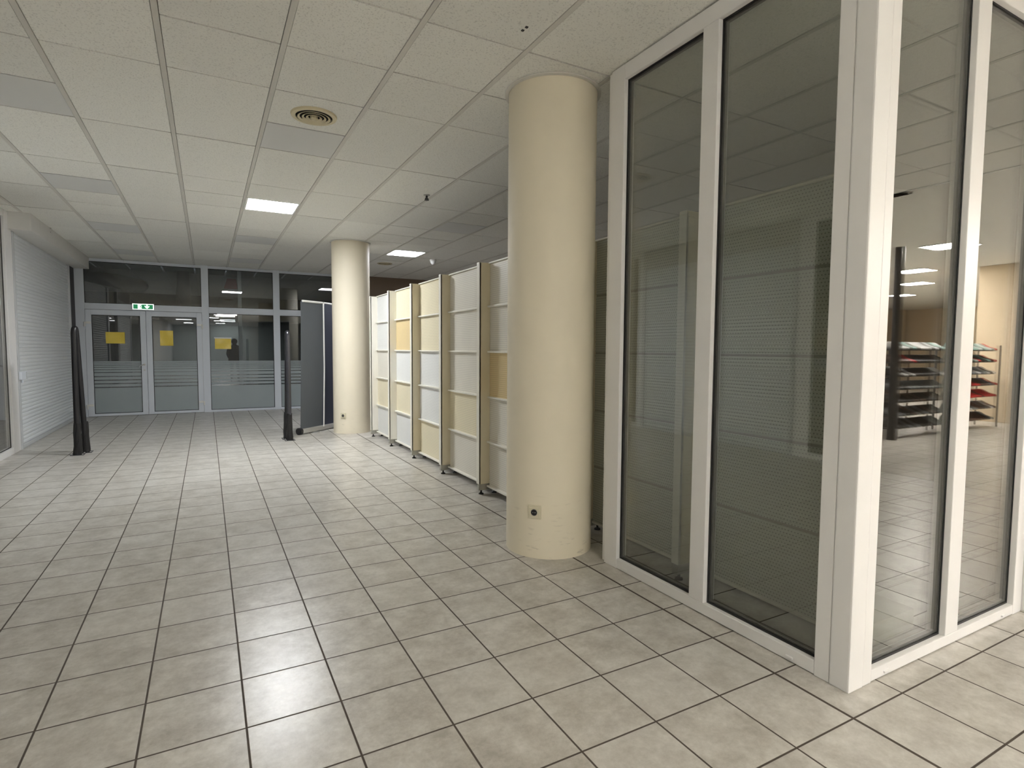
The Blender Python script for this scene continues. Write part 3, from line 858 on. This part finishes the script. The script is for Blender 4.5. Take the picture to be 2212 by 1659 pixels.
rack(30.2, 35.0, -16.7, 'tall shoe rack with dark shoes mirrored in the right storefront', [[0, 2, 0], [0, 2, 4, 0], [0, 0, 4], [0, 2, 2], [0, 0, 1, 5], [0, 0, 3, 4], [1, 1, 5, 3, 0]])
rack(30.6, 35.4, -18.9, 'rear shoe rack half hidden behind the front racks, mirrored in the right storefront', [[0, 2, 4], [0, 2, 0], [2, 0, 4], [0, 1, 2], [0, 2, 1, 5], [2, 0, 3, 4], [1, 2, 5, 0]])
rack(35.6, 40.2, -16.7, 'tall shoe rack with red shoes mirrored in the right storefront', [[2, 0, 4], [2, 4, 1], [3, 3, 4], [4, 3, 2], [4, 2, 1], [0, 5, 3], [5, 2, 1, 3]])

# ------------------------------------------------------------------ person far down the passage
def person():
    px, py = 4.66, 66.0
    t = thing('person', 'dark haired person in dark clothes beyond the glass, right of the yellow notice', 'person', (px, py, 0))
    S = 1/T   # metres -> tiles
    J = {'pel': (0, 0, .95), 'wai': (0, 0, 1.08), 'che': (0, .0, 1.30), 'nec': (0, -.01, 1.47), 'hea': (0, -.03, 1.56), 'top': (0, -.03, 1.66),
         'shL': (-.19, 0, 1.40), 'elL': (-.26, -.02, 1.12), 'haL': (-.20, -.20, .95), 'shR': (.19, 0, 1.40), 'elR': (.27, -.02, 1.12), 'haR': (.24, -.16, .92),
         'hiL': (-.10, 0, .9), 'knL': (-.11, -.02, .49), 'anL': (-.12, .03, .09), 'toL': (-.13, -.15, .04), 'hiR': (.10, 0, .9), 'knR': (.12, -.02, .49), 'anR': (.13, .03, .09), 'toR': (.15, -.15, .04)}
    R = {'pel': .15, 'wai': .135, 'che': .16, 'nec': .055, 'hea': .085, 'top': .07, 'shL': .07, 'elL': .05, 'haL': .035, 'shR': .07, 'elR': .05, 'haR': .035,
         'hiL': .095, 'knL': .065, 'anL': .045, 'toL': .04, 'hiR': .095, 'knR': .065, 'anR': .045, 'toR': .04}
    E_ = [('pel', 'wai'), ('wai', 'che'), ('che', 'nec'), ('nec', 'hea'), ('hea', 'top'), ('che', 'shL'), ('shL', 'elL'), ('elL', 'haL'), ('che', 'shR'), ('shR', 'elR'), ('elR', 'haR'),
          ('pel', 'hiL'), ('hiL', 'knL'), ('knL', 'anL'), ('anL', 'toL'), ('pel', 'hiR'), ('hiR', 'knR'), ('knR', 'anR'), ('anR', 'toR')]
    ks = list(J); me = bpy.data.meshes.new('body')
    me.from_pydata([(J[k][0], -J[k][1], J[k][2]) for k in ks], [(ks.index(a), ks.index(b)) for a, b in E_], [])
    me.materials.append(M['cloth_black'])
    o = bpy.data.objects.new('body', me); C.objects.link(o); o.parent = t; ORI[o] = ORI[t]
    sk = o.modifiers.new('skin', 'SKIN'); sk.use_smooth_shade = True
    for i, k in enumerate(ks):
        me.skin_vertices[0].data[i].radius = (R[k], R[k]*.85 if k in ('pel', 'wai', 'che') else R[k])
        me.skin_vertices[0].data[i].use_root = (k == 'pel')
    sb = o.modifiers.new('sub', 'SUBSURF'); sb.levels = sb.render_levels = 2
    hb = bm_()
    bmesh.ops.create_uvsphere(hb, u_segments=20, v_segments=14, radius=1)
    for v in hb.verts:
        v.co = Vector((v.co.x*.115, v.co.y*.12-.005, v.co.z*.115)) + Vector((px*T, py*T, 1.635))
        if v.co.y > py*T+.07 and v.co.z < 1.64: v.co.y = py*T+.06
    obj('hair', hb, M['hair'], t, True)
    fb = bm_()
    bmesh.ops.create_uvsphere(fb, u_segments=20, v_segments=14, radius=1)
    for v in fb.verts: v.co = Vector((v.co.x*.08, v.co.y*.09, v.co.z*.11)) + Vector((px*T, py*T+.045, 1.585))
    obj('face', fb, M['skin'], t, True)
    cb = bm_()
    lathe(cb, (px, py), [(.70, 2.45), (.66, 3.0), (.62, 3.6), (.60, 4.05), (.42, 4.3)], 24, False)
    for v in cb.verts: v.co.y = py*T+(v.co.y-py*T)*.75
    obj('coat', cb, M['cloth_black'], t, True)
person()
for x, y in ((4.2, 73), (4.4, 77.5), (-.8, 75)):  # lights added to brighten the end wall behind the figure
    lamp(x-.92, x+.92, y-.5, y+.5, 'fill light added in the passage beyond the glass to brighten its end', 'passage_fill', 7.70, 'added passage fill lights')

# ------------------------------------------------------------------ camera, world, view
cam = bpy.data.cameras.new('camera'); co = bpy.data.objects.new('camera', cam); C.objects.link(co)
yaw, pit, rol = .4969, -.0614, .0064
fw = Vector((math.sin(yaw)*math.cos(pit), math.cos(yaw)*math.cos(pit), math.sin(pit)))
rt = Vector((math.cos(yaw), -math.sin(yaw), 0)); up = rt.cross(fw)
r2 = rt*math.cos(rol)+up*math.sin(rol); u2 = up*math.cos(rol)-rt*math.sin(rol)
mw = Matrix((r2, u2, -fw)).transposed().to_4x4(); mw.translation = Vector((1.7159, -9.4994, 4.1084))*T
co.matrix_world = mw
cam.sensor_width = 36; cam.sensor_fit = 'HORIZONTAL'; cam.lens = 1215.23/2212*36
cam.clip_start = .05; cam.clip_end = 200
bpy.context.scene.camera = co

w = bpy.data.worlds.new('World'); bpy.context.scene.world = w; w.use_nodes = True
w.node_tree.nodes['Background'].inputs[0].default_value = (.9, .95, 1, 1)
w.node_tree.nodes['Background'].inputs[1].default_value = .05
vs_ = bpy.context.scene.view_settings
vs_.view_transform = 'Standard'; vs_.look = 'None'; vs_.exposure = 1.75; vs_.gamma = 1; vs_.use_curve_mapping = False
bpy.context.scene.cycles.use_denoising = True
bpy.context.scene.cycles.max_bounces = 10
bpy.context.scene.cycles.diffuse_bounces = 6
bpy.context.scene.cycles.transparent_max_bounces = 24
bpy.context.scene.cycles.sample_clamp_indirect = 6
